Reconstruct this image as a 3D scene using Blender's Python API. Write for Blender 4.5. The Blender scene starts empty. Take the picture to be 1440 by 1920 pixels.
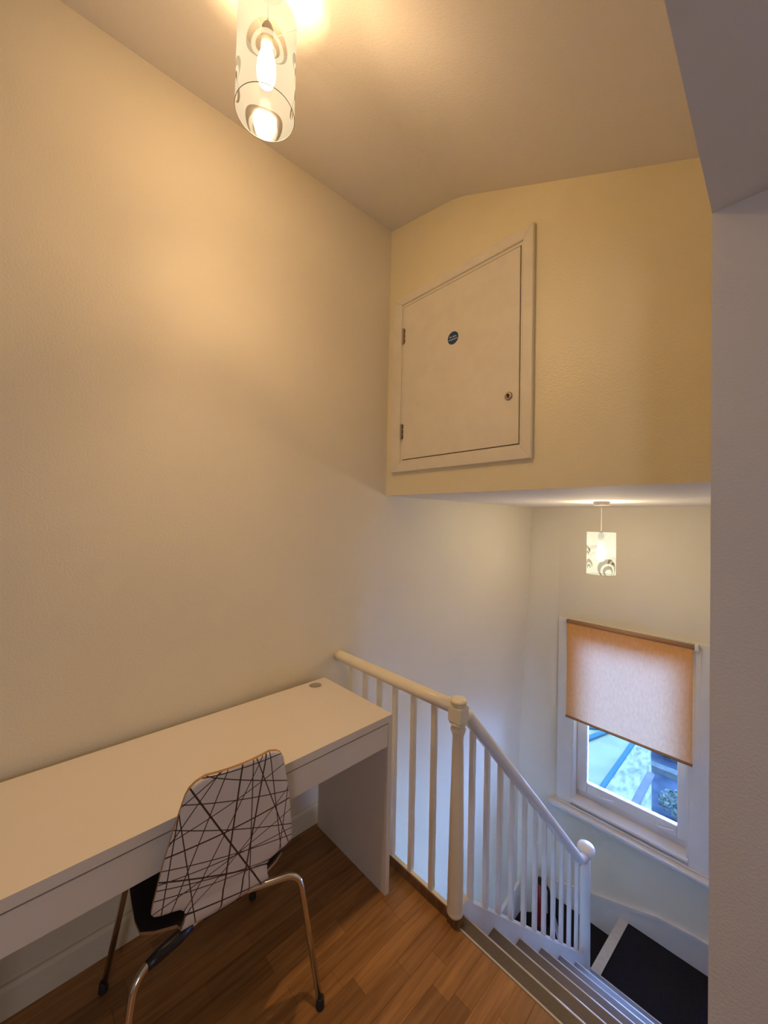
import bpy, bmesh, math, random
from mathutils import Vector, Matrix
R = math.radians
scene = bpy.context.scene
col = scene.collection

# ------------------------------------------------------------------ camera
cam_d = bpy.data.cameras.new('camera')
cam = bpy.data.objects.new('camera', cam_d); col.objects.link(cam)
scene.camera = cam
yaw, pitch, roll = R(46.1255), R(1.113), R(-1.2543)
F = Vector((-math.sin(yaw)*math.cos(pitch), math.cos(yaw)*math.cos(pitch), math.sin(pitch)))
Rt = Vector((math.cos(yaw), math.sin(yaw), 0)); Up = Rt.cross(F)
Rt2 = Rt*math.cos(roll) - Up*math.sin(roll); Up2 = Rt*math.sin(roll) + Up*math.cos(roll)
M = Matrix((Rt2, Up2, -F)).transposed().to_4x4(); M.translation = (1.6864, 0, 1.5788)
cam.matrix_world = M
cam_d.sensor_fit = 'HORIZONTAL'; cam_d.sensor_width = 36; cam_d.lens = 36*719.96/1440
cam_d.clip_start = 0.02

# ------------------------------------------------------------------ world, lights, exposure
SKY = 40.0
w = bpy.data.worlds.new('world'); scene.world = w; w.use_nodes = True
bg = w.node_tree.nodes['Background']; bg.inputs[0].default_value = (.22, .40, 1.0, 1); bg.inputs[1].default_value = SKY
scene.view_settings.view_transform = 'Standard'; scene.view_settings.look = 'None'
scene.view_settings.exposure = 0.0; scene.view_settings.gamma = 1.0
scene.view_settings.use_curve_mapping = False
UPPER_W, UPPER_SPOT, LOWER_W = 26.0, 25.0, 18.0
UPPER_COL, LOWER_COL = (1, .64, .33), (1, .78, .50)
def area_light(name, loc, rot, sx, sy, power, color):
    l = bpy.data.lights.new(name, 'AREA'); l.shape = 'RECTANGLE'; l.size = sx; l.size_y = sy; l.energy = power; l.color = color
    o = bpy.data.objects.new(name, l); col.objects.link(o); o.location = loc; o.rotation_euler = rot
    return o
# daylight of the window in the room behind the photographer
rw = area_light('rear_window_daylight', (2.94, -1.1, 1.25), (0, 0, 0), .7, .9, 12.0, (.80, .84, 1.0))
rw.rotation_euler = Vector((-2.3, 1.6, 0)).to_track_quat('-Z', 'Y').to_euler()

# ------------------------------------------------------------------ materials
def mat(name, color, rough=.5, metal=0, spec=.5, var=0, vscale=8, bump=0, bscale=60, coat=0, vstretch=(1,1,1)):
    m = bpy.data.materials.new(name); m.use_nodes = True
    nt = m.node_tree; b = nt.nodes['Principled BSDF']
    b.inputs['Base Color'].default_value = (*color, 1); b.inputs['Roughness'].default_value = rough
    b.inputs['Metallic'].default_value = metal; b.inputs['Specular IOR Level'].default_value = spec
    b.inputs['Coat Weight'].default_value = coat
    if var or bump:
        tc = nt.nodes.new('ShaderNodeTexCoord')
        mp = nt.nodes.new('ShaderNodeMapping'); mp.inputs['Scale'].default_value = vstretch
        nt.links.new(tc.outputs['Object'], mp.inputs[0])
    if var:
        n = nt.nodes.new('ShaderNodeTexNoise'); n.inputs['Scale'].default_value = vscale; n.inputs['Detail'].default_value = 5
        nt.links.new(mp.outputs[0], n.inputs['Vector'])
        r = nt.nodes.new('ShaderNodeMapRange'); r.inputs[1].default_value = .3; r.inputs[2].default_value = .7
        r.inputs[3].default_value = 1-var; r.inputs[4].default_value = 1+var
        nt.links.new(n.outputs[0], r.inputs[0])
        mx = nt.nodes.new('ShaderNodeVectorMath'); mx.operation = 'SCALE'; mx.inputs[0].default_value = color
        nt.links.new(r.outputs[0], mx.inputs['Scale']); nt.links.new(mx.outputs[0], b.inputs['Base Color'])
    if bump:
        n2 = nt.nodes.new('ShaderNodeTexNoise'); n2.inputs['Scale'].default_value = bscale; n2.inputs['Detail'].default_value = 4
        nt.links.new(mp.outputs[0], n2.inputs['Vector'])
        bp = nt.nodes.new('ShaderNodeBump'); bp.inputs['Strength'].default_value = bump; bp.inputs['Distance'].default_value = .004
        nt.links.new(n2.outputs[0], bp.inputs['Height']); nt.links.new(bp.outputs[0], b.inputs['Normal'])
    return m
CREAM = mat('cream_wall_paint', (.80, .73, .565), .55, var=.025, vscale=2.2, bump=.25, bscale=140)
YELLOW = mat('yellow_wall_paint', (.88, .78, .50), .38, var=.03, vscale=2.5, bump=.3, bscale=120)
CEIL = mat('ceiling_paint', (.80, .76, .70), .75, var=.02, vscale=2, bump=.3, bscale=150)
GREYW = mat('pale_wall_paint', (.70, .70, .72), .55, var=.03, vscale=3, bump=.3, bscale=150)
WHITE = mat('white_gloss_paint', (.80, .78, .74), .28, var=.02, vscale=10, bump=.1, bscale=40)
RAILP = mat('cream_gloss_paint', (.84, .77, .60), .3, var=.03, vscale=12, bump=.1, bscale=30)
TREAD = mat('taupe_tread_paint', (.12, .088, .055), .45, var=.08, vscale=14, bump=.2, bscale=90)
NOSE = mat('worn_nosing', (.62, .56, .47), .18, var=.06, vscale=30)
CARPET = mat('dark_grey_carpet', (.018, .018, .022), .95, var=.25, vscale=90, bump=.8, bscale=500, spec=.15)
DESK = mat('white_foil', (.80, .74, .66), .38, var=.01, vscale=4)
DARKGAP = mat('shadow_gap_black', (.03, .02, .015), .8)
CHROME = mat('chrome', (.75, .73, .70), .16, metal=1)
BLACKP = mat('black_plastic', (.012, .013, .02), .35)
RUBBER = mat('black_rubber', (.02, .02, .02), .7)
STEEL = mat('brushed_steel', (.42, .36, .29), .38, metal=1)
PLY = mat('plywood_edge', (.38, .20, .075), .5, var=.15, vscale=60)
UPVC = mat('white_upvc', (.80, .80, .80), .25)
PLASTIC = mat('white_plastic', (.80, .78, .74), .35)
ROOF = mat('pale_roof_felt', (.058, .064, .034), .8, var=.13, vscale=3, bump=.4, bscale=40, spec=0)
PEBBLE = mat('pebble_dash', (.062, .068, .042), .9, var=.42, vscale=14, bump=.8, bscale=60, vstretch=(1.0, .4, 1), spec=0)
FLASH = mat('lead_flashing', (.012, .031, .032), .6, var=.1, vscale=8, spec=0)
YARD = mat('yard_paving', (.014, .019, .022), .8, var=.3, vscale=3, spec=0)
LEAF = mat('shrub_leaf', (.013, .026, .016), .6, var=.4, vscale=6, spec=0)
LEAF2 = mat('pale_leaf', (.040, .050, .034), .6, var=.3, vscale=6, spec=0)
RED = mat('red_enamel', (.22, .012, .01), .35)
BLUE = mat('sign_blue', (.008, .055, .16), .4)
WHITEINK = mat('sign_white', (.75, .78, .8), .5)
FLASH2 = mat('worn_flashing', (.034, .036, .031), .6, var=.1, vscale=8, spec=0)
BRICK = mat('brick_wall_outside', (.030, .034, .028), .9, var=.2, vscale=10, spec=0)

def wood_mat(name, base, k):
    m = bpy.data.materials.new(name); m.use_nodes = True; nt = m.node_tree; b = nt.nodes['Principled BSDF']
    tc = nt.nodes.new('ShaderNodeTexCoord'); oi = nt.nodes.new('ShaderNodeObjectInfo')
    ad = nt.nodes.new('ShaderNodeVectorMath'); ad.operation = 'ADD'
    nt.links.new(tc.outputs['Object'], ad.inputs[0]); nt.links.new(oi.outputs['Location'], ad.inputs[1])
    mp = nt.nodes.new('ShaderNodeMapping'); mp.inputs['Scale'].default_value = (34, 2.2, 10)
    nt.links.new(ad.outputs[0], mp.inputs[0])
    n = nt.nodes.new('ShaderNodeTexNoise'); n.inputs['Scale'].default_value = 1.6; n.inputs['Detail'].default_value = 7; n.inputs['Distortion'].default_value = .6
    nt.links.new(mp.outputs[0], n.inputs['Vector'])
    cr = nt.nodes.new('ShaderNodeValToRGB')
    cr.color_ramp.elements[0].position = .28; cr.color_ramp.elements[0].color = (base[0]*.62, base[1]*.55, base[2]*.5, 1)
    cr.color_ramp.elements[1].position = .72; cr.color_ramp.elements[1].color = (base[0]*1.18, base[1]*1.18, base[2]*1.15, 1)
    nt.links.new(n.outputs[0], cr.inputs[0])
    r = nt.nodes.new('ShaderNodeMapRange'); r.inputs[3].default_value = 1-k; r.inputs[4].default_value = 1+k
    nt.links.new(oi.outputs['Random'], r.inputs[0])
    mx = nt.nodes.new('ShaderNodeVectorMath'); mx.operation = 'SCALE'
    nt.links.new(cr.outputs[0], mx.inputs[0]); nt.links.new(r.outputs[0], mx.inputs['Scale'])
    nt.links.new(mx.outputs[0], b.inputs['Base Color']); b.inputs['Roughness'].default_value = .42
    return m
LAM = wood_mat('oak_laminate', (.40, .195, .062), .24)
CURB = wood_mat('stained_timber', (.20, .105, .042), .05)

def glass_mat():
    m = bpy.data.materials.new('window_glass'); m.use_nodes = True; nt = m.node_tree; nt.nodes.remove(nt.nodes['Principled BSDF'])
    out = nt.nodes['Material Output']; t = nt.nodes.new('ShaderNodeBsdfTransparent'); t.inputs[0].default_value = (.96, .98, .98, 1)
    g = nt.nodes.new('ShaderNodeBsdfGlossy'); g.inputs['Roughness'].default_value = .02
    f = nt.nodes.new('ShaderNodeFresnel'); f.inputs[0].default_value = 1.45
    mx = nt.nodes.new('ShaderNodeMixShader'); nt.links.new(f.outputs[0], mx.inputs[0]); nt.links.new(t.outputs[0], mx.inputs[1]); nt.links.new(g.outputs[0], mx.inputs[2])
    nt.links.new(mx.outputs[0], out.inputs[0]); return m
GLASS = glass_mat()

def blind_mat():
    m = bpy.data.materials.new('orange_blind_fabric'); m.use_nodes = True; nt = m.node_tree; nt.nodes.remove(nt.nodes['Principled BSDF'])
    out = nt.nodes['Material Output']
    tc = nt.nodes.new('ShaderNodeTexCoord')
    n = nt.nodes.new('ShaderNodeTexNoise'); n.inputs['Scale'].default_value = 55; n.inputs['Detail'].default_value = 6
    mp = nt.nodes.new('ShaderNodeMapping'); mp.inputs['Scale'].default_value = (1, 1, .5)
    nt.links.new(tc.outputs['Object'], mp.inputs[0]); nt.links.new(mp.outputs[0], n.inputs['Vector'])
    def scaled(colr, lo, hi):
        r = nt.nodes.new('ShaderNodeMapRange'); r.inputs[1].default_value = .3; r.inputs[2].default_value = .7; r.inputs[3].default_value = lo; r.inputs[4].default_value = hi
        nt.links.new(n.outputs[0], r.inputs[0])
        s = nt.nodes.new('ShaderNodeVectorMath'); s.operation = 'SCALE'; s.inputs[0].default_value = colr
        nt.links.new(r.outputs[0], s.inputs['Scale']); return s
    d = nt.nodes.new('ShaderNodeBsdfDiffuse'); nt.links.new(scaled((.97, .46, .13), .93, 1.07).outputs[0], d.inputs[0])
    t = nt.nodes.new('ShaderNodeBsdfTranslucent'); nt.links.new(scaled((.44, .32, .19), .93, 1.07).outputs[0], t.inputs[0])
    mx = nt.nodes.new('ShaderNodeMixShader'); mx.inputs[0].default_value = .25
    nt.links.new(d.outputs[0], mx.inputs[1]); nt.links.new(t.outputs[0], mx.inputs[2]); nt.links.new(mx.outputs[0], out.inputs[0]); return m
BLIND = blind_mat()
BAR = mat('orange_bar_fabric', (.42, .22, .10), .6)

def shade_mat(glow, gs, k_, tint):
    # frosted sheet with clear swirls cut in it (object space: angle round the axis, height)
    m = bpy.data.materials.new('frosted_shade'); m.use_nodes = True; nt = m.node_tree; nt.nodes.remove(nt.nodes['Principled BSDF'])
    out = nt.nodes['Material Output']; N = nt.nodes.new; Lk = nt.links.new
    uv = N('ShaderNodeUVMap'); sp = N('ShaderNodeSeparateXYZ'); Lk(uv.outputs[0], sp.inputs[0])
    def math_(op, a, b=None, c=None):
        n = N('ShaderNodeMath'); n.operation = op
        for i, v in enumerate((a, b, c)):
            if v is None: continue
            if isinstance(v, (int, float)): n.inputs[i].default_value = v
            else: Lk(v, n.inputs[i])
        return n.outputs[0]
    def disc(u, v, r):
        dx = math_('SUBTRACT', sp.outputs[0], u); dy = math_('SUBTRACT', sp.outputs[1], v)
        return math_('LESS_THAN', math_('SQRT', math_('ADD', math_('MULTIPLY', dx, dx), math_('MULTIPLY', dy, dy))), r)
    tot = None
    # (u, v, radius) in metres round the sheet
    for (u, v, r) in ((0, .125, .060), (.120, .150, .036), (.140, .065, .034), (.265, .045, .060), (.398, .068, .048)):
        a = disc(u+.0, v, r); b = disc(u+.002, v-.014, r*.76); c = disc(u+.002, v-.016, r*.55); e = disc(u+.004, v-.026, r*.36)
        ring = math_('MAXIMUM', math_('SUBTRACT', a, b), math_('SUBTRACT', c, e))
        ring = math_('MAXIMUM', ring, 0.0)
        tot = ring if tot is None else math_('MAXIMUM', tot, ring)
    ft = N('ShaderNodeBsdfTranslucent'); ft.inputs[0].default_value = (.9, .88, .8, 1)
    fd = N('ShaderNodeBsdfDiffuse'); fd.inputs[0].default_value = (.9, .88, .8, 1)
    tr = N('ShaderNodeBsdfTransparent'); tr.inputs[0].default_value = (tint, tint, tint*.97, 1)
    tc_ = N('ShaderNodeBsdfTransparent'); tc_.inputs[0].default_value = (.58, .58, .57, 1)
    gl = N('ShaderNodeBsdfGlossy'); gl.inputs['Roughness'].default_value = .10
    em = N('ShaderNodeEmission'); em.inputs[0].default_value = (*glow, 1); em.inputs[1].default_value = gs
    m1 = N('ShaderNodeMixShader'); m1.inputs[0].default_value = .5; Lk(fd.outputs[0], m1.inputs[1]); Lk(ft.outputs[0], m1.inputs[2])
    m2 = N('ShaderNodeMixShader'); m2.inputs[0].default_value = k_; Lk(tr.outputs[0], m2.inputs[1]); Lk(m1.outputs[0], m2.inputs[2])
    ad = N('ShaderNodeAddShader'); Lk(m2.outputs[0], ad.inputs[0]); Lk(em.outputs[0], ad.inputs[1])
    clr = N('ShaderNodeMixShader'); clr.inputs[0].default_value = k_*.3; Lk(tc_.outputs[0], clr.inputs[1]); Lk(m1.outputs[0], clr.inputs[2])
    m3 = N('ShaderNodeMixShader'); Lk(tot, m3.inputs[0]); Lk(ad.outputs[0], m3.inputs[1]); Lk(clr.outputs[0], m3.inputs[2])
    m4 = N('ShaderNodeMixShader'); m4.inputs[0].default_value = .04; Lk(m3.outputs[0], m4.inputs[1]); Lk(gl.outputs[0], m4.inputs[2])
    Lk(m4.outputs[0], out.inputs[0]); return m
SHADE_U = shade_mat((1, .82, .54), .62, .008, .26); SHADE_L = shade_mat((.97, .94, .70), .62, .010, .42)
def emit(name, c, s):
    m = bpy.data.materials.new(name); m.use_nodes = True; nt = m.node_tree; nt.nodes.remove(nt.nodes['Principled BSDF'])
    e = nt.nodes.new('ShaderNodeEmission'); e.inputs[0].default_value = (*c, 1); e.inputs[1].default_value = s
    t = nt.nodes.new('ShaderNodeBsdfTransparent'); a = nt.nodes.new('ShaderNodeAddShader')
    nt.links.new(e.outputs[0], a.inputs[0]); nt.links.new(t.outputs[0], a.inputs[1]); nt.links.new(a.outputs[0], nt.nodes['Material Output'].inputs[0]); return m
BULB_U = emit('bulb_warm', (1, .86, .60), 5); BULB_L = emit('bulb_soft', (1, .95, .80), 5)

LINES = [(-0.125,0.871,0.095,0.467),(-0.138,0.831,0.164,0.731),(-0.087,0.89,0.156,0.768),(0.128,0.869,-0.091,0.887),(-0.154,0.769,0.19,0.605),(0.005,0.889,-0.019,0.471),(0.036,0.888,0.061,0.468),(0.046,0.89,0.188,0.534),(0.087,0.89,0.156,0.547),(0.066,0.893,-0.117,0.509),(0.076,0.892,0.036,0.466),(-0.035,0.887,-0.148,0.536),(-0.054,0.887,-0.138,0.83),(-0.061,0.882,-0.164,0.732),(0.139,0.831,-0.164,0.738),(0.17,0.703,-0.17,0.7),(0.194,0.566,-0.181,0.667),(-0.146,0.803,-0.087,0.464),(-0.15,0.787,-0.172,0.542),(0.178,0.661,-0.191,0.554),(0.133,0.503,-0.183,0.638),(0.131,0.52,-0.186,0.616),(0.188,0.592,-0.053,0.617),(0.052,0.535,-0.191,0.589),(0.162,0.753,0.152,0.549),(0.061,0.468,-0.087,0.498),(0.154,0.735,-0.106,0.506)]
def lines_mat():
    m = mat('white_laminate_with_lines', (.78, .72, .66), .35); nt = m.node_tree; b = nt.nodes['Principled BSDF']; N = nt.nodes.new; Lk = nt.links.new
    tc = N('ShaderNodeTexCoord'); tot = None
    for i, (y0, z0, y1, z1) in enumerate(LINES):
        dy, dz = y1-y0, z1-z0; L = math.hypot(dy, dz); ny, nz = -dz/L, dy/L
        d = N('ShaderNodeVectorMath'); d.operation = 'DOT_PRODUCT'; d.inputs[1].default_value = (0, ny, nz); Lk(tc.outputs['Object'], d.inputs[0])
        c = N('ShaderNodeMath'); c.operation = 'COMPARE'; c.inputs[1].default_value = ny*y0+nz*z0; c.inputs[2].default_value = .0015 if i % 5 else .0023
        Lk(d.outputs['Value'], c.inputs[0])
        if tot is None: tot = c.outputs[0]
        else:
            a = N('ShaderNodeMath'); a.operation = 'MAXIMUM'; Lk(tot, a.inputs[0]); Lk(c.outputs[0], a.inputs[1]); tot = a.outputs[0]
    mx = N('ShaderNodeMix'); mx.data_type = 'RGBA'; mx.inputs[6].default_value = (.78, .72, .66, 1); mx.inputs[7].default_value = (.05, .032, .022, 1)
    Lk(tot, mx.inputs[0]); Lk(mx.outputs[2], b.inputs['Base Color']); return m
LINEMAT = lines_mat()

# ------------------------------------------------------------------ helpers
def obj(name, bm, m, parent=None, smooth=False):
    me = bpy.data.meshes.new(name); bm.normal_update(); bm.to_mesh(me); bm.free()
    for x in (m if isinstance(m, (list, tuple)) else [m]): me.materials.append(x)
    if smooth:
        for p in me.polygons: p.use_smooth = True
    o = bpy.data.objects.new(name, me); col.objects.link(o)
    if parent: o.parent = parent
    return o
def thing(name, label, cat, loc=(0,0,0), rz=0, group=None):
    o = bpy.data.objects.new(name, None); col.objects.link(o); o.location = loc; o.rotation_euler = (0, 0, rz)
    o['label'] = label; o['category'] = cat
    if group: o['group'] = group
    o.empty_display_size = .1
    return o
def tag(o, label, cat, group=None):
    o['label'] = label; o['category'] = cat
    if group: o['group'] = group
    return o
def struct(o, label, cat='structure'):
    o['kind'] = 'structure'; o['label'] = label; o['category'] = cat
    return o
def box(bm, x0, x1, y0, y1, z0, z1, bev=0):
    vs = [bm.verts.new(p) for p in ((x0,y0,z0),(x1,y0,z0),(x1,y1,z0),(x0,y1,z0),(x0,y0,z1),(x1,y0,z1),(x1,y1,z1),(x0,y1,z1))]
    fs = [bm.faces.new([vs[i] for i in f]) for f in ((3,2,1,0),(4,5,6,7),(0,1,5,4),(1,2,6,5),(2,3,7,6),(3,0,4,7))]
    if bev:
        es = list({e for f in fs for e in f.edges})
        bmesh.ops.bevel(bm, geom=es, offset=bev, segments=2, affect='EDGES', profile=.6)
    return fs
def B(*a, bev=0):
    bm = bmesh.new(); box(bm, *a, bev=bev); return bm
def prism(pts, z0, z1, axis='z'):
    """pts: ccw outline; extruded along axis between z0 and z1."""
    bm = bmesh.new()
    def P(a, b, c):
        return {'z': (a, b, c), 'x': (c, a, b), 'y': (a, c, b)}[axis]
    lo = [bm.verts.new(P(a, b, z0)) for a, b in pts]; hi = [bm.verts.new(P(a, b, z1)) for a, b in pts]
    bm.faces.new(lo[::-1]); bm.faces.new(hi)
    n = len(pts)
    for i in range(n): bm.faces.new((lo[i], lo[(i+1) % n], hi[(i+1) % n], hi[i]))
    bmesh.ops.recalc_face_normals(bm, faces=bm.faces)
    return bm
def bevel_all(bm, off, seg=2):
    bmesh.ops.bevel(bm, geom=list(bm.edges), offset=off, segments=seg, affect='EDGES', profile=.6); return bm
def lathe(bm, prof, c=(0,0,0), seg=24, uvR=None, close=True):
    rings = []
    for r, z in prof:
        rings.append([bm.verts.new((c[0]+r*math.cos(2*math.pi*i/seg), c[1]+r*math.sin(2*math.pi*i/seg), c[2]+z)) for i in range(seg)])
    for a, b in zip(rings, rings[1:]):
        for i in range(seg): bm.faces.new((a[i], a[(i+1) % seg], b[(i+1) % seg], b[i]))
    if close:
        bm.faces.new(rings[0][::-1]); bm.faces.new(rings[-1])
    return bm
def tube(bm, pts, r, seg=12, cap=True):
    pts = [Vector(p) for p in pts]; rings = []; up = None
    for i, p in enumerate(pts):
        t = (pts[min(i+1, len(pts)-1)] - pts[max(i-1, 0)]).normalized()
        if up is None:
            up = Vector((0,0,1)) if abs(t.z) < .9 else Vector((1,0,0))
        a = t.cross(up).normalized(); up = a.cross(t).normalized()
        rr = r[i] if isinstance(r, (list, tuple)) else r
        rings.append([bm.verts.new(p + a*rr*math.cos(2*math.pi*k/seg) + up*rr*math.sin(2*math.pi*k/seg)) for k in range(seg)])
    for a, b in zip(rings, rings[1:]):
        for k in range(seg): bm.faces.new((a[k], a[(k+1) % seg], b[(k+1) % seg], b[k]))
    if cap: bm.faces.new(rings[0][::-1]); bm.faces.new(rings[-1])
    bmesh.ops.recalc_face_normals(bm, faces=bm.faces)
    return bm
def arc_path(pts, rad, n=6):
    """polyline with rounded corners"""
    pts = [Vector(p) for p in pts]; out = [pts[0]]
    for a, b, c in zip(pts, pts[1:], pts[2:]):
        d1 = (a-b).normalized(); d2 = (c-b).normalized()
        k = min(rad, (a-b).length*.45, (c-b).length*.45); p0 = b+d1*k; p2 = b+d2*k
        for i in range(n+1):
            t = i/n; out.append(p0*(1-t)**2 + b*2*t*(1-t) + p2*t*t)
    out.append(pts[-1]); return out

XR, YJ, YF, YW, YE, ZS = 1.566, 1.2, 1.6345, 3.6365, 1.30, 1.7252   # jamb x, jamb face y, upper wall y, window wall y, landing edge, soffit z

# ------------------------------------------------------------------ the setting
struct(obj('wall_left', B(-.2, 0, -2.6, 3.9, -4.2, 3.7), CREAM), 'tall cream wall running from the desk down the stairwell', 'wall')
def wall_far():
    bm = bmesh.new()
    wx0, wx1, wz0, wz1 = .385, 1.209, -.86, .64
    box(bm, 0, wx0, YW, YW+.25, -4.2, ZS); box(bm, wx1, XR, YW, YW+.25, -4.2, ZS)
    box(bm, wx0, wx1, YW, YW+.25, -4.2, wz0); box(bm, wx0, wx1, YW, YW+.25, wz1, ZS)
    return bm
struct(obj('wall_far', wall_far(), CREAM), 'cream end wall of the stairwell around the window', 'wall')
# plaster in the far left corner leans out towards the foot
bm = bmesh.new()
def corner_y(z):
    P_ = [(1.7245, 3.634), (1.48, 3.605), (.95, 3.56), (.47, 3.52), (0, 3.458), (-.48, 3.42), (-.8, 3.412), (-4.2, 3.41)]
    for (za, ya), (zb, yb) in zip(P_, P_[1:]):
        if z >= zb: return ya + (yb-ya)*(za-z)/(za-zb)
    return 3.41
zz_ = [1.7245 - .12*i for i in range(26)] + [-4.19]; rows = []; NB = 6
for z in zz_:
    yc = corner_y(z); row = []
    for i in range(NB+1):
        t = i/NB; row.append(bm.verts.new((.0006+.255*t, yc+(YW-.0008-yc)*t**1.15, z)))
    rows.append(row)
for r0, r1 in zip(rows, rows[1:]):
    for i in range(NB): bm.faces.new((r0[i], r1[i], r1[i+1], r0[i+1]))
bmesh.ops.recalc_face_normals(bm, faces=bm.faces)
corner = obj('trim_1', bm, CREAM, smooth=True); struct(corner, 'uneven plaster filling the far left corner of the stairwell', 'plaster')
bm = bmesh.new(); fs = box(bm, 0, XR, YF, YW+.25, ZS, 3.7)
wu = obj('wall_upper', bm, [YELLOW, CEIL]); wu.data.polygons[0].material_index = 1
struct(wu, 'yellow wall hanging over the stairwell with a white underside', 'wall')
struct(obj('wall_right', B(XR, 3.0, YJ, YW+.25, -4.2, 2.9), GREYW), 'pale grey wall end at the right edge of the stairs', 'wall')
bm = prism([(XR, 2.9), (XR, 2.3401), (3.0, 2.3401), (3.0, 2.9)], -2.6, YJ, 'y')
bmesh.ops.recalc_face_normals(bm, faces=bm.faces)
# its edge is slightly out of square
for v_ in bm.verts:
    if v_.co.x < XR+.01 and v_.co.y < 0: v_.co.x -= .0
lowc = obj('ceiling_low', bm, GREYW); struct(lowc, 'low grey ceiling over the right side of the landing', 'ceiling')
def ceil_z(x, y): 
    base = 3.364 - .155*x if x < .5 else 3.2865 - .465*(x-.5)
    return base - .043*(YF-y)
bm = bmesh.new(); xs = [0, .25, .46, .5, .54, .8, 1.2, XR+.02]; ys = [-2.6, -1.5, -.5, .5, YF+.01]
g = [[bm.verts.new((x, y, ceil_z(x, y) - (.006 if abs(x-.5) < .01 else 0))) for y in ys] for x in xs]
t_ = [[bm.verts.new((x, y, 3.72)) for y in ys] for x in xs]
for i in range(len(xs)-1):
    for j in range(len(ys)-1):
        bm.faces.new((g[i][j], g[i][j+1], g[i+1][j+1], g[i+1][j])); bm.faces.new((t_[i][j], t_[i+1][j], t_[i+1][j+1], t_[i][j+1]))
for i in range(len(xs)-1):
    for j in (0, len(ys)-1): bm.faces.new((g[i][j], g[i+1][j], t_[i+1][j], t_[i][j]))
for j in range(len(ys)-1):
    for i in (0, len(xs)-1): bm.faces.new((g[i][j], t_[i][j], t_[i][j+1], g[i][j+1]))
bmesh.ops.recalc_face_normals(bm, faces=bm.faces)
struct(obj('ceiling', bm, CEIL), 'high sloping ceiling over the landing', 'ceiling')
# walls behind the photographer
bm = bmesh.new()
box(bm, 0, 1.75, -2.6, -2.4, 0, 3.7); box(bm, 1.75, 3.0, -2.6, -2.4, 0, 2.9)
struct(obj('wall_back', bm, CREAM), 'cream wall behind the photographer', 'wall')
struct(obj('wall_side', B(3.0, 3.2, -2.6, YW+.25, -4.2, 2.9), CREAM), 'cream wall to the right of the photographer', 'wall')

# lower hall closing the foot of the stairwell
struct(obj('floor_lower', B(0, XR, .8, YW, -4.2, -4.05), CARPET), 'dark floor of the lower hall under the stairs', 'floor')
struct(obj('wall_lower', B(0, XR, .8, .9, -4.05, -.245), CREAM), 'cream wall under the landing beside the lower flight', 'wall')
# floor: laminate strips on a slab
floor = obj('floor', B(0, 3.0, -2.4, 1.298, -.24, -.009), DARKGAP); struct(floor, 'landing floor of oak laminate strips running towards the stairs', 'floor')
floor_fascia = obj('fascia', B(0, XR, 1.2985, 1.31, -.26, -.03), WHITE, floor)
rnd = random.Random(5)
W_ = .066; rest = bmesh.new(); plank_mesh = {}
lens = [.30, .37, .44, .52, .60]
ix = 0; x = .002
while x < 2.98:
    y = -2.39 - rnd.random()*.3; 
    while y < 1.284:
        L = rnd.choice(lens); y1 = min(y+L, 1.2845); ya = max(y, -2.39)
        if 1.2845 - y1 < .06: y1 = 1.2845
        x1 = min(x+W_, 2.995)
        if y1 > ya + .01 and not (x1 > XR and y1 > YJ and x > XR):
            near = x < 1.5 and y1 > -.35 and y1-ya > .05
            if near:
                key = (round(y1-ya, 2),)
                if y1-ya in lens and key in plank_mesh:
                    o = bpy.data.objects.new('plank', plank_mesh[key]); col.objects.link(o)
                else:
                    o = obj('plank', B(.0003, W_-.0003, .0003, y1-ya-.0003, -.008, 0, bev=.0005), LAM)
                    if y1-ya in lens: plank_mesh[key] = o.data
                o.parent = floor; o.location = (x, ya, 0)
            else:
                yb = min(y1, YJ) if x1 > XR else y1
                box(rest, x+.0003, x1-.0003, ya+.0003, yb-.0003, -.008, 0)
        y = y1 if y1 >= 1.284 else y+L
    x += W_
o = obj('plank_rows', rest, LAM, floor); o['kind'] = 'stuff'

# skirting and stairwell string boards
struct(obj('baseboard_left', bevel_all(prism([(0, 0), (.016, 0), (.016, .088), (.010, .100), (0, .100)], -2.39, 1.262, 'y'), .0015, 1), RAILP), 'white skirting board under the desk', 'skirting')
for (a, b) in (((0.12, -1.71), (.30, -1.66)),): pass
bm = prism([(.13, -1.735), (.56, -1.584), (1.04, -1.424), (1.25, -1.398), (1.564, -1.392), (1.564, -1.366), (1.25, -1.372), (1.04, -1.396), (.56, -1.548), (.13, -1.695)], YW-.026, YW-.001, 'y')
cap = obj('trim_2', bm, WHITE); struct(cap, 'white moulded cap of the string board under the window', 'moulding')
bm = prism([(.13, -2.30), (1.564, -2.30), (1.564, -1.392), (1.25, -1.398), (1.04, -1.424), (.56, -1.584), (.13, -1.735)], YW-.014, YW-.001, 'y')
obj('string_board', bm, WHITE, cap)
bm = prism([(3.42, -1.695), (3.05, -1.755), (2.9, -1.85), (1.3, -3.31), (1.3, -3.62), (2.9, -2.15), (3.05, -1.97), (3.42, -1.96)], .001, .028, 'x')
struct(obj('trim_3', bm, WHITE), 'white string board on the left wall by the lower steps', 'moulding')

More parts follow.
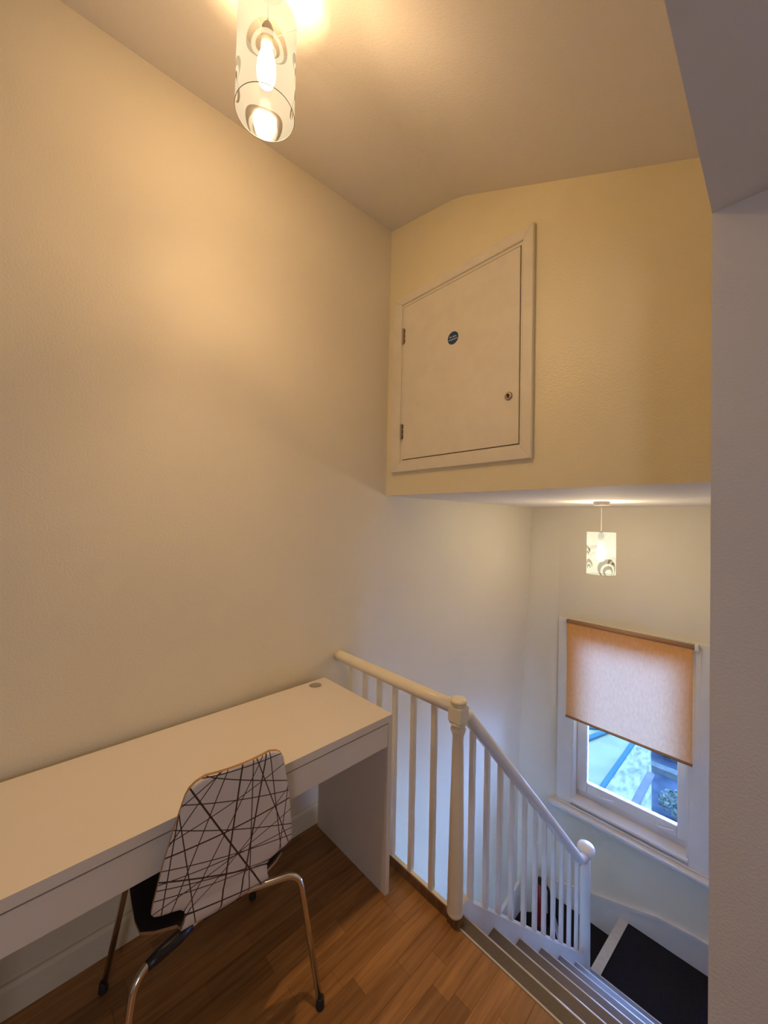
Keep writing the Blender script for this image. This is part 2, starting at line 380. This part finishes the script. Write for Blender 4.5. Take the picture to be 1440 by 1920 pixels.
# ------------------------------------------------------------------ window
win = obj('window_1', B(.3855, 1.2085, YW+.10, YW+.17, -.8595, -.79), UPVC); struct(win, 'white framed stairwell window half covered by an orange blind', 'window')
for a in ((.3855, .425, -.7905, .6395), (1.169, 1.2085, -.7905, .6395)):
    obj('window_frame', B(a[0], a[1], YW+.10, YW+.17, a[2], a[3], bev=.004), UPVC, win)
obj('window_frame', B(.425, 1.169, YW+.10, YW+.17, .60, .6395, bev=.004), UPVC, win)
SY = YW+.075
for a in ((.40, .485, -.80, .63), (1.127, 1.20, -.80, .63)):
    obj('sash', B(a[0], a[1], SY, SY+.045, a[2], a[3], bev=.006), UPVC, win)
obj('sash', B(.485, 1.127, SY, SY+.045, -.80, -.712, bev=.006), UPVC, win)
obj('sash', B(.485, 1.127, SY, SY+.045, .55, .63, bev=.006), UPVC, win)
obj('glass_pane', B(.484, 1.128, SY+.02, SY+.024, -.713, .551), GLASS, win)
for xx in (.575, .985):
    bm = bmesh.new(); box(bm, xx, xx+.03, SY-.014, SY, -.775, -.755, bev=.003)
    tube(bm, arc_path([(xx+.015, SY-.016, -.765), (xx+.05, SY-.03, -.762), (xx+.09, SY-.03, -.752), (xx+.125, SY-.012, -.750)], .02), .006, 8)
    obj('casement_stay', bm, UPVC, win)
# reveal linings and architrave
for a in ((.3855, .4005),(1.1935, 1.2085)): obj('window_lining', B(a[0], a[1], YW-.012, YW+.075, -.86, .63), WHITE, win)
tw = obj('trim_4', B(.262, .386, YW-.020, YW-.0005, -.90, .725, bev=.004), WHITE); struct(tw, 'flat white board to the left of the stairwell window', 'architrave')
tw = obj('trim_5', B(1.208, 1.345, YW-.020, YW-.0005, -.90, .725, bev=.004), WHITE); struct(tw, 'flat white board to the right of the stairwell window', 'architrave')
tw = obj('trim_6', B(.386, 1.208, YW-.020, YW-.0005, .632, .725, bev=.004), WHITE); struct(tw, 'flat white board above the stairwell window behind the blind', 'architrave')
bm = B(.386, 1.208, YW-.035, YW+.10, -.875, -.855, bev=.004)
obj('inner_ledge', bm, WHITE, win)
bm = B(.205, 1.43, YW-.075, YW-.0005, -.948, -.918, bev=.008)
sill = obj('window_sill', bm, WHITE, win)
bm = B(.225, 1.41, YW-.045, YW-.0005, -.975, -.949, bev=.005)
obj('sill_moulding', bm, WHITE, win)
obj('sill_moulding', B(.25, 1.36, YW-.03, YW-.0005, -.917, -.900, bev=.005), WHITE, win)

# ------------------------------------------------------------------ roller blind
BY = 3.585
bl = thing('roller_blind', 'orange fabric roller blind half lowered over the stairwell window', 'blind', (.80, BY, .70))
def rel(o, p=bl):
    o.parent = p; o.matrix_parent_inverse = p.matrix_basis.inverted(); return o
bm = bmesh.new(); tube(bm, [(.345, BY+.010, .708), (1.240, BY+.010, .696)], .019, 20)
rel(obj('fabric_roll', bm, BAR, smooth=True))
bm = bmesh.new(); n1, n2 = 12, 10
rows = []
for j in range(n2+1):
    t = j/n2; z0 = .705*(1-t) + (-.125)*t; z1 = .693*(1-t) + (-.150)*t
    rows.append([bm.verts.new((.350 + (1.232-.350)*i/n1, BY + .0015*math.sin(i*1.3)*t, z0 + (z1-z0)*i/n1)) for i in range(n1+1)])
for a, b in zip(rows, rows[1:]):
    for i in range(n1): bm.faces.new((a[i], b[i], b[i+1], a[i+1]))
for f in bm.faces: f.smooth = True
# single sheet: keep only the outer skin thin
rel(obj('fabric', bm, BLIND))
bm = bmesh.new(); tube(bm, [(.349, BY, -.128), (1.233, BY, -.153)], .0105, 12)
for v_ in bm.verts: pass
rel(obj('bottom_bar', bm, BAR, smooth=True))
for xx, zz in ((.322, .708), (1.242, .696)):
    bm = B(xx, xx+.022, BY-.010, YW-.019, zz-.024, zz+.026, bev=.006); rel(obj('bracket', bm, PLASTIC))
bm = bmesh.new()
pth = [(1.256, BY-.012, .68), (1.236, BY-.012, -.40)]; tube(bm, pth, .0016, 6)
tube(bm, [(1.276, BY-.012, .68), (1.276, BY-.012, -.40)], .0016, 6)
tube(bm, [(1.256+.010-.02*math.cos(a)-0+.0, BY-.012, -.40-.045*math.sin(a)) for a in [math.pi*i/10 for i in range(11)]], .0016, 6)
rel(obj('pull_chain', bm, PLASTIC))

# ------------------------------------------------------------------ staircase
st = thing('staircase', 'steep painted staircase with taupe treads going down from the landing', 'staircase', (1.18, 1.37, 0))
def ps(o): return rel(o, st)
SX0, SX1 = .794, XR-.001
YN = lambda k: 1.349 + .2505*(k-1)
ZN = lambda k: -.2285*(k-1)
for k in range(1, 8):
    y0 = 1.294 if k == 1 else YN(k-1) - .004; y1 = YN(k); z = ZN(k)
    tr = ps(obj('tread', B(SX0, SX1, y0, y1-.006, z-.028, z, bev=.002), TREAD))
    bm = bmesh.new(); tube(bm, [(SX0+.001, y1-.007, z-.012), (SX1, y1-.007, z-.012)], .0125, 10)
    ps(obj('nosing', bm, NOSE, smooth=True))
    bm = B(SX0, SX1, y1-.035, y1-.021, ZN(k+1)+.0, z-.028)
    ps(obj('riser', bm, WHITE))
bm = B(SX0, .804, YE, YE+.02, -.03, 0.0)
# edge trim between laminate and nosing
tr_ = obj('trim_7', B(.80, XR-.001, 1.2865, 1.2935, -.02, .002, bev=.001), NOSE); struct(tr_, 'thin metal edging strip where the laminate meets the stairs', 'edging')
# platform and winders
NP = (.752, 2.84)
def wind(pts, z, th=.04, m=CARPET):
    return ps(obj('tread', prism(pts, z-th, z), m))
wind([(.796, YN(7)-.02), (SX1, YN(7)-.02), (SX1, YW-.015), (.835, YW-.015), (.80, 3.07), (.796, 3.0)], -1.5975)
ps(obj('nosing', prism([(.7955, 2.90), (.7995, 3.07), (.8345, YW-.015), (.772, YW-.015), (.735, 3.04), (.7355, 2.93)], -1.636, -1.594), NOSE))['label'] = 'pale painted edge board of the dark quarter landing'
ps(obj('riser', prism([(.765, 3.05), (.795, YW-.015), (.80, YW-.015), (.77, 3.05)], -1.80, -1.64), WHITE))
wind([(.752, 2.93), (.765, 3.05), (.79, YW-.015), (.22, YW-.015), (.735, 2.93)], -1.80)
wind([(.735, 2.93), (.22, YW-.015), (.03, YW-.015), (.03, 2.92), (.72, 2.92)], -1.96)
ps(obj('riser', prism([(.735, 2.935), (.232, YW-.015), (.242, YW-.015), (.742, 2.94)], -1.96, -1.84), WHITE))
for k in range(6):
    z = -2.19-.2285*k; wind([(.03, 2.65-.2475*k), (.735, 2.65-.2475*k), (.735, 2.90-.2475*k), (.03, 2.90-.2475*k)], z)
# string on the open side (face x=.794)
def sline(y, off): return -.2285/.2505*(y-YN(1)) + off
o1 = .055; o0 = -.34
pts = [(1.332, -.03), (1.332, .030), (1.392, .030), (1.43, sline(1.43, o1)), (2.86, sline(2.86, o1)), (2.86, sline(2.86, o1)-.40), (2.6, sline(2.6, o0)), (1.6, sline(1.6, o0)), (1.332, -.25)]
bm = prism(pts, .742, .7935, 'x'); ps(obj('string_board', bm, WHITE))

# ------------------------------------------------------------------ balustrade
ba = thing('balustrade', 'white painted banister with turned newel and square balusters beside the desk', 'banister', (.80, YE-.017, 0))
def pb(o): return rel(o, ba)
NY = 1.283
# curb under the level rail
curb = obj('curb', B(.017, .768, NY-.001, NY+.016, .0, .042, bev=.002), [CURB]); pb(curb)['label'] = 'brown timber curb with a pale top edge'
pb(obj('curb_capping', B(.017, .768, NY+.002, NY+.018, .0422, .048, bev=.0015), RAILP))
pb(obj('newel_base', B(.769, .822, NY-.010, NY+.034, .0, .036, bev=.003), CURB))['label'] = 'brown timber block under the newel'
BYL = NY+.0125
for bx in (.126, .232, .336, .442, .556, .672):
    bm = B(bx-.0105, bx+.0105, BYL-.0105, BYL+.0105, .048, .812, bev=.0015); pb(obj('baluster', bm, RAILP))
bm = bmesh.new(); tube(bm, [(.0005, NY+.012, .835), (.03, NY+.012, .835), (.60, NY+.008, .835), (.775, NY+.004, .838)], .0275, 20)
pb(obj('handrail', bm, RAILP, smooth=True))
# main newel
nx, ny = .797, NY+.005
bm = bmesh.new(); lathe(bm, [(.022, .0365), (.026, .042), (.031, .048), (.033, .054), (.031, .060), (.0315, .067), (.0305, .20), (.0275, .42), (.0240, .60), (.0215, .735), (.0255, .745), (.030, .757), (.027, .768), (.030, .776), (.0365, .785)], (nx, ny, 0), 28)
nw = obj('newel_post', bm, RAILP, smooth=True); pb(nw)
bm = B(nx-.029, nx+.029, ny-.029, ny+.029, .782, .858)
es = [e for e in bm.edges if abs(e.verts[0].co.z-e.verts[1].co.z) < .01]
bmesh.ops.bevel(bm, geom=es, offset=.010, segments=2, affect='EDGES')
pb(obj('newel_block', bm, RAILP))
bm = bmesh.new(); lathe(bm, [(.024, .857), (.031, .861), (.0325, .868), (.031, .875), (.020, .879), (.008, .880)], (nx, ny, 0), 28)
pb(obj('newel_cap', bm, RAILP, smooth=True))
# sloping rail, y -> z
def rz(y): return .764 - (y-1.392)*1.04
RX = .782
bm = bmesh.new(); tube(bm, [(RX+.008, 1.300, .800), (RX+.004, 1.36, rz(1.36)-.012), (RX, 2.2, rz(2.2)), (RX, 2.64, rz(2.64)), (RX, 2.70, rz(2.70)+.012), (RX, 2.75, rz(2.75)+.042), (RX, 2.79, rz(2.79)+.09)], .0275, 20)
pb(obj('handrail', bm, WHITE, smooth=True))
bm = bmesh.new(); tube(bm, [(RX-.006, 1.34, rz(1.34)-.030), (RX-.006, 2.70, rz(2.70)-.030)], .011, 4)
pb(obj('rail_fillet', bm, WHITE))
def st_top(y): return sline(y, o1)
for yb in (1.427, 1.547, 1.664, 1.785, 1.918, 2.045, 2.160, 2.284, 2.405, 2.528, 2.654):
    bm = B(.7655, .7865, yb-.0105, yb+.0105, min(st_top(yb)-.002, .03), rz(yb)-.018, bev=.0015); pb(obj('baluster', bm, WHITE))
# lower newel with round knob
ly = 2.815
bm = bmesh.new(); lathe(bm, [(.034, sline(2.86, o1)-.50), (.034, -1.30), (.0315, -.80), (.029, -.63)], (RX-.008, ly, 0), 24)
pb(obj('newel_post', bm, WHITE, smooth=True))
bm = bmesh.new(); lathe(bm, [(.006, -.062), (.030, -.055), (.044, -.036), (.053, -.012), (.054, .004), (.048, .018), (.032, .027), (.010, .031)], (RX-.002, 2.80, -.575), 24)
pb(obj('newel_knob', bm, WHITE, smooth=True))

# ------------------------------------------------------------------ access hatch
HY = YF
ht = thing('access_hatch', 'white painted fire hatch with sloping surround high on the yellow wall', 'hatch', (.49, HY, 1.86))
def ph(o): return rel(o, ht)
O_ = [(.055, 1.858), (.925, 1.860), (.922, 2.911), (.052, 2.890)]
I_ = [(.128, 1.915), (.876, 1.918), (.872, 2.853), (.124, 2.846)]
yo, yi = HY-.022, HY-.0005
def frame_board(i):
    j = (i+1) % 4
    return bevel_all(prism([O_[i], O_[j], I_[j], I_[i]], yo, yi, 'y'), .003, 1)
for i in range(4): ph(obj('architrave', frame_board(i), RAILP))
# inner lining bead
K_ = [(.140, 1.926), (.866, 1.929), (.862, 2.838), (.137, 2.832)]
for i in range(4):
    j = (i+1) % 4; ph(obj('stop_bead', prism([I_[i], I_[j], K_[j], K_[i]], HY-.012, yi, 'y'), RAILP))
D_ = [(.144, 1.930), (.862, 1.933), (.858, 2.833), (.141, 2.827)]
ph(obj('gap_shade_sheet', prism([(.13, 1.917), (.874, 1.92), (.870, 2.85), (.126, 2.843)], HY-.0042, HY-.0006, 'y'), DARKGAP))  # dark sheet painting shade into the gap round the door
door = ph(obj('hatch_door', bevel_all(prism(D_, HY-.017, HY-.0045, 'y'), .0015, 1), RAILP))
for zz in (2.655, 2.092):
    bm = bmesh.new(); tube(bm, [(.1395, HY-.0235, zz-.045), (.1395, HY-.0235, zz+.045)], .0055, 10)
    for q in (-.030, 0, .030): box(bm, .1405, .152, HY-.0185, HY-.0172, zz+q-.012, zz+q+.012)
    ph(obj('hinge', bm, STEEL, smooth=False))
bm = bmesh.new(); lathe(bm, [(.019, 0), (.019, .004), (.016, .007), (.010, .0075), (.010, .004), (.003, .004)], (0, 0, 0), 24)
lk = obj('lock', bm, STEEL, smooth=False); lk.rotation_euler = (R(90), 0, 0); lk.location = (.812, HY-.017, 2.157); ph(lk)
bm = bmesh.new(); box(bm, -.0028, .0028, -.0085, .003, .0041, .0085); lathe(bm, [(.005, .0041), (.005, .0086)], (0, .004, 0), 12)
kh = obj('keyhole', bm, DARKGAP, lk)
bm = bmesh.new(); lathe(bm, [(.0335, 0), (.0335, .0008)], (0, 0, 0), 40)
sg = obj('sign', bm, BLUE); sg.rotation_euler = (R(90), 0, 0); sg.location = (.494, HY-.0172, 2.531); ph(sg)
sg['label'] = 'round blue fire door sign with two lines of white lettering'
for txt, dz in (('Fire door', .0035), ('keep locked', -.0105)):
    cu = bpy.data.curves.new('lettering', 'FONT'); cu.body = txt; cu.size = .0112; cu.align_x = 'CENTER'; cu.extrude = .0002; cu.offset = .0003
    tmp = bpy.data.objects.new('tmp_text', cu); col.objects.link(tmp)
    bpy.context.view_layer.update()
    me = bpy.data.meshes.new_from_object(tmp.evaluated_get(bpy.context.evaluated_depsgraph_get()))
    bpy.data.objects.remove(tmp); me.materials.clear(); me.materials.append(WHITEINK)
    lo = bpy.data.objects.new('lettering', me); col.objects.link(lo); lo.parent = sg; lo.location = (0, dz, .0011)

# ------------------------------------------------------------------ desk
dk = thing('desk', 'long white desk against the left wall with slim drawers and a cable hole', 'desk', (.28, .48, 0))
def pd(o): return rel(o, dk)
DX0, DX1, DY0, DY1, DZ = .031, .531, -.235, 1.188, .75
def desk_top():
    bm = bmesh.new()
    outer = [bm.verts.new(p) for p in ((DX0, DY0, DZ), (DX1, DY0, DZ), (DX1, DY1, DZ), (DX0, DY1, DZ))]
    eo = [bm.edges.new((outer[i], outer[(i+1) % 4])) for i in range(4)]
    c = [bm.verts.new((.082+.034*math.cos(a), 1.098+.034*math.sin(a), DZ)) for a in [2*math.pi*i/32 for i in range(32)]]
    ei = [bm.edges.new((c[i], c[(i+1) % 32])) for i in range(32)]
    bmesh.ops.triangle_fill(bm, use_beauty=True, use_dissolve=False, edges=eo+ei)
    for f in list(bm.faces):
        ce = f.calc_center_median()
        if (ce.x-.082)**2+(ce.y-1.098)**2 < .0010 and all(((v.co.x-.082)**2+(v.co.y-1.098)**2) < .0013 for v in f.verts): bm.faces.remove(f)
    ext = bmesh.ops.extrude_face_region(bm, geom=list(bm.faces))
    for v_ in ext['geom']:
        if isinstance(v_, bmesh.types.BMVert): v_.co.z -= .030
    bmesh.ops.recalc_face_normals(bm, faces=bm.faces)
    return bm
pd(obj('desk_top', desk_top(), DESK))
bm = bmesh.new(); lathe(bm, [(.0338, -.032), (.0338, .0015), (.0300, .0015), (.0300, -.032)], (.082, 1.098, DZ), 32, close=False)
pd(obj('cable_grommet', bm, DESK, smooth=False))
bm = bmesh.new(); lathe(bm, [(.0338, -.034), (.0338, -.031)], (.082, 1.098, DZ), 32); pd(obj('grommet_cup', bm, mat('grommet_shade_grey', (.12, .11, .09), .6)))
pd(obj('side_panel', B(DX0, DX1, DY1-.022, DY1, 0, .7195, bev=.001), DESK))
pd(obj('side_panel', B(DX0, DX1, DY0, DY0+.022, 0, .7195, bev=.001), DESK))
for y0, y1 in ((DY0+.0245, .4755), (.4785, DY1-.0245)):
    dr = pd(obj('drawer', B(DX1-.020, DX1-.001, y0, y1, .622, .7150, bev=.001), DESK))
    bm = bmesh.new(); box(bm, DX0+.10, DX1-.0205, y0+.012, y0+.024, .635, .700); box(bm, DX0+.10, DX1-.0205, y1-.024, y1-.012, .635, .700)
    box(bm, DX0+.10, DX0+.112, y0+.0245, y1-.0245, .635, .700); box(bm, DX0+.113, DX1-.0205, y0+.0245, y1-.0245, .635, .641)
    rel(obj('drawer_box', bm, DESK), dk)
pd(obj('back_rail', B(DX0+.004, DX0+.020, DY0+.0225, DY1-.0225, .60, .7195), DESK))
pd(obj('shadow_liner', B(DX1-.024, DX1-.0205, DY0+.0225, DY1-.0225, .701, .7195), DARKGAP))  # dark strip added to paint shade into the gap above the drawers

# ------------------------------------------------------------------ chair
CH = thing('chair', 'chrome legged chair with white back printed in dark crossing lines at the desk', 'chair', (.40, .489, 0), R(-4))
def pc(o): o.parent = CH; return o
# shell profile: (local x, z, half width)
prof = [(-.232, .432, .120), (-.228, .440, .165), (-.21, .446, .190), (-.17, .449, .203), (-.10, .448, .210), (-.02, .446, .212), (.05, .444, .212), (.095, .443, .205), (.116, .443, .175), (.138, .445, .124), (.155, .450, .120), (.168, .459, .122), (.1745, .470, .121), (.177, .485, .116), (.178, .500, .114), (.180, .512, .117), (.1815, .522, .126), (.183, .530, .146), (.184, .537, .172), (.185, .545, .188), (.1865, .556, .1955), (.1895, .580, .193), (.196, .62, .186), (.207, .69, .1745), (.219, .765, .158), (.229, .83, .1415), (.2335, .855, .135), (.2365, .872, .126), (.238, .883, .112), (.239, .8905, .088)]
def shell():
    bm = bmesh.new(); n = 14; th = .0042
    nrm = []
    for i in range(len(prof)):
        a = prof[max(i-1, 0)]; b = prof[min(i+1, len(prof)-1)]
        dx, dz = b[0]-a[0], b[1]-a[1]; L = math.hypot(dx, dz) or 1; nrm.append((dz/L, -dx/L))   # towards back / underside
    G = []
    for side in (1, -1):
        rows = []
        for (x, z, hw), (nx_, nz_) in zip(prof, nrm):
            row = []
            for j in range(n+1):
                s = -1+2*j/n
                bow = (.012*(1-s*s) if z > .50 else .0)*min(1, max(0, (z-.46)/.1))
                dish = -.010*(1-s*s) if z < .452 else 0
                row.append(bm.verts.new((x + nx_*th*side + bow-.008*(1 if z > .5 else 0), s*hw, z + nz_*th*side + dish)))
            rows.append(row)
        G.append(rows)
    for gi, rows in enumerate(G):
        for a, b in zip(rows, rows[1:]):
            for j in range(n):
                f = bm.faces.new((a[j], a[j+1], b[j+1], b[j]) if gi == 0 else (a[j], b[j], b[j+1], a[j+1]))
                f.material_index = 0 if gi == 0 else 1; f.smooth = True
    P, Q = G
    def edge(a0, a1, b0, b1):
        f = bm.faces.new((a0, a1, b1, b0)); f.material_index = 2
    for k in range(len(prof)-1):
        edge(P[k][0], P[k+1][0], Q[k][0], Q[k+1][0]); edge(P[k+1][n], P[k][n], Q[k+1][n], Q[k][n])
    for j in range(n):
        edge(P[0][j+1], P[0][j], Q[0][j+1], Q[0][j]); edge(P[-1][j], P[-1][j+1], Q[-1][j], Q[-1][j+1])
    bmesh.ops.recalc_face_normals(bm, faces=bm.faces)
    return bm
pc(obj('shell', shell(), [LINEMAT, BLACKP, PLY]))
def leg(sgn, rear):
    if rear: pts = [(.125, .045*sgn, .424), (.150, .120*sgn, .426), (.180, .225*sgn, .426), (.232, .285*sgn, .012)]
    else: pts = [(-.10, .045*sgn, .426), (-.165, .10*sgn, .424), (-.205, .19*sgn, .412), (-.252, .250*sgn, .012)]
    bm = bmesh.new(); tube(bm, arc_path(pts, .055, 8), .0098, 14); return bm, pts[-1]
for sgn in (-1, 1):
    for rear in (0, 1):
        bm, ft = leg(sgn, rear); l = pc(obj('leg', bm, CHROME, smooth=True))
        bm = bmesh.new(); lathe(bm, [(.0125, 0), (.014, .004), (.0125, .030), (.0105, .034)], (ft[0], ft[1], 0), 16)
        obj('foot_cap', bm, RUBBER, l, smooth=True)
bm = bmesh.new(); box(bm, -.12, .14, -.055, .055, .4155, .4285, bev=.003); pc(obj('seat_mount', bm, BLACKP))
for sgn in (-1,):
    bm = bmesh.new(); tube(bm, [(.137, .088*sgn, .4245), (.150, .122*sgn, .4245), (.166, .172*sgn, .4255), (.176, .200*sgn, .425)], [.013, .017, .016, .0125], 12); pc(obj('dark_reflection_sleeve', bm, BLACKP, smooth=True))  # black sleeve standing in for the dark reflection on the left rear tube

# ------------------------------------------------------------------ pendant lamps
HOLD = mat('grey_lamp_holder', (.14, .12, .10), .5); CUP = mat('grey_ceiling_cup', (.42, .38, .36), .5)
def pendant(name, label, x, y, zb, ztop, rot, bulbm, shm, power, color, spot=0):
    p = thing(name, label, 'pendant lamp', (x, y, zb), rot, 'swirl patterned pendant lamps')
    Rr, H = .0835, .273
    bm = bmesh.new(); n = 64; uvl = bm.loops.layers.uv.new('UVMap')
    zs = [0, .004, .05, .10, .15, .20, .25, .269, H]
    V = [[bm.verts.new((Rr*math.cos(2*math.pi*i/n), Rr*math.sin(2*math.pi*i/n), z)) for i in range(n)] for z in zs]
    for r_, (a, b) in enumerate(zip(V, V[1:])):
        for i in range(n):
            f = bm.faces.new((a[i], a[(i+1) % n], b[(i+1) % n], b[i])); f.smooth = True
            per = 2*math.pi*Rr; off = -per*.125
            for lp, (ii, zz) in zip(f.loops, ((i, zs[r_]), (i+1, zs[r_]), (i+1, zs[r_+1]), (i, zs[r_+1]))):
                lp[uvl].uv = (ii/n*per+off, zz)
    sh = obj('shade', bm, shm, p)
    bm = bmesh.new(); tube(bm, [(Rr*math.cos(2*math.pi*i/48), Rr*math.sin(2*math.pi*i/48), .0005) for i in range(49)], .0009, 6, cap=False)
    obj('shade_rim', bm, HOLD, sh, smooth=True)
    # spider, holder, bulb, cord, ceiling cup
    bm = bmesh.new()
    for a in range(3):
        tube(bm, [(.016*math.cos(a*2.094), .016*math.sin(a*2.094), .232), (Rr*math.cos(a*2.094), Rr*math.sin(a*2.094), .262)], .0012, 6)
    obj('shade_carrier', bm, HOLD, p)
    bm = bmesh.new(); lathe(bm, [(.007, .275), (.013, .265), (.0175, .252), (.0175, .205), (.015, .203)], (0, 0, 0), 20); obj('lamp_holder', bm, HOLD, p, smooth=True)
    bm = bmesh.new(); lathe(bm, [(.003, .082), (.012, .085), (.0215, .094), (.0265, .110), (.0280, .128), (.0265, .150), (.020, .178), (.0135, .196), (.0125, .204)], (0, 0, 0), 24)
    obj('bulb', bm, bulbm, p, smooth=True)
    L = ztop-zb
    bm = bmesh.new(); tube(bm, [(0, 0, .272), (.0, 0, L-.01)], .0024, 8); obj('cord', bm, PLASTIC, p, smooth=True)
    bm = bmesh.new(); lathe(bm, [(.044, L-.026), (.048, L-.022), (.048, L-.0005)], (0, 0, 0), 28); obj('ceiling_cup', bm, CUP, p, smooth=False)
    ld = bpy.data.lights.new('bulb_light', 'POINT'); ld.energy = power; ld.color = color; ld.shadow_soft_size = .032
    lo = bpy.data.objects.new('bulb_light', ld); col.objects.link(lo); lo.parent = p; lo.location = (0, 0, .135)
    if spot:   # spot added at the bulb to brighten what lies below
        ls = bpy.data.lights.new('added_downlight', 'SPOT'); ls.energy = spot; ls.color = color; ls.shadow_soft_size = .03; ls.spot_size = R(150); ls.spot_blend = 1
        l2 = bpy.data.objects.new('added_downlight', ls); col.objects.link(l2); l2.parent = p; l2.location = (0, 0, .12)
    return p
pendant('pendant_lamp', 'lit swirl patterned cylinder pendant hanging high above the desk', .632, .495, 2.759, ceil_z(.632, .495)-.002, R(-70), BULB_U, SHADE_U, UPPER_W, UPPER_COL, UPPER_SPOT)
pendant('pendant_lamp', 'lit swirl patterned cylinder pendant hanging under the soffit above the window', .865, 2.756, 1.254, ZS, R(88), BULB_L, SHADE_L, LOWER_W, LOWER_COL)

# ------------------------------------------------------------------ fire extinguisher on the lower step
fe = thing('fire_extinguisher', 'red fire extinguisher standing on the dark turning step behind the balusters', 'extinguisher', (.195, 3.45, -1.959))
bm = bmesh.new(); lathe(bm, [(.036, .0), (.040, .01), (.040, .27), (.034, .305), (.024, .325), (.020, .33), (.018, .345)], (0, 0, 0), 28); obj('cylinder', bm, RED, fe, smooth=True)
bm = bmesh.new(); box(bm, -.02, .02, -.018, .018, .345, .375, bev=.003); box(bm, -.015, .035, -.010, .010, .385, .395, bev=.003); box(bm, -.015, .030, -.010, .010, .368, .377, bev=.002); obj('valve', bm, BLACKP, fe)
bm = bmesh.new(); tube(bm, arc_path([(.015, .01, .36), (.075, .01, .34), (.085, .01, .03)], .03), .011, 8); obj('hose', bm, BLACKP, fe, smooth=True)

# ------------------------------------------------------------------ outside
ro = obj('flat_roof', prism([(-4.5, 4.6), (.55, 4.6), (.52, 6.02), (.30, 7.12), (.10, 8.05), (-.2, 9.6), (-4.5, 9.6)], -2.5, -2.2), ROOF)
tag(ro, 'pale flat roof seen down through the window', 'roof')
obj('pebble_strip', prism([(-.07, 4.62), (.54, 4.62), (.51, 6.02), (.29, 7.12), (.09, 8.05), (-.05, 8.8), (-.09, 8.8)], -2.2, -2.185), PEBBLE, ro)
def upst(p0, p1, wd, h=.05):
    p0 = Vector(p0); p1 = Vector(p1); d = (p1-p0).normalized(); nn = Vector((-d.y, d.x))*wd/2
    return bevel_all(prism([tuple(p0-nn), tuple(p1-nn), tuple(p1+nn), tuple(p0+nn)], -2.199, -2.2+h), .01, 1)
obj('flashing', upst((-.105, 4.7), (-.105, 8.7), .075, .03), FLASH, ro)
obj('flashing', upst((.31, 5.0), (.30, 7.08), .10, .03), FLASH2, ro)
obj('flashing', upst((-.84, 7.75), (-.40, 8.1), .10), FLASH, ro)
obj('flashing', upst((-.46, 8.10), (-.80, 6.9), .09), FLASH, ro)
yd = obj('yard', B(-6, 9, 4.0, 20, -5.2, -5.0), YARD); tag(yd, 'dark paved yard below beyond the roof edge', 'yard')
gw = obj('garden_wall', B(-2.2, 3, 12.5, 12.75, -4.999, -4.85), BRICK); tag(gw, 'low pale kerb wall running across the yard', 'wall')
def shrub(cx, cy, cz, rad, n, seed, m, label):
    rr = random.Random(seed); bm = bmesh.new()
    for i in range(n):
        d = Vector((rr.gauss(0, 1), rr.gauss(0, 1), rr.gauss(0, 1))).normalized()*rad*rr.uniform(.55, 1); d.z *= .7
        c = Vector((cx, cy, cz))+d; a = Vector((rr.uniform(-1, 1), rr.uniform(-1, 1), rr.uniform(-1, 1))).normalized(); b = a.orthogonal().normalized()
        s = rr.uniform(.03, .075)
        vs = [bm.verts.new(c+a*s), bm.verts.new(c+b*s*.45), bm.verts.new(c-a*s), bm.verts.new(c-b*s*.45)]; bm.faces.new(vs)
    root = thing('shrub', label, 'shrub', (cx, cy, -4.99), 0, 'shrubs behind the yard')
    f = obj('foliage', bm, m); rel(f, root); f['kind'] = 'stuff'
    bm = bmesh.new(); tube(bm, [(cx, cy, -4.999), (cx+.05, cy, cz+rad*.4)], [.05, .02], 8); rel(obj('stem', bm, BRICK), root)
shrub(-.60, 13.6, -4.50, .62, 1300, 1, LEAF, 'dark leafy shrub seen through the window beyond the yard')
shrub(.02, 10.9, -4.66, .34, 330, 3, LEAF2, 'small pale shrub growing in the yard by the roof edge')
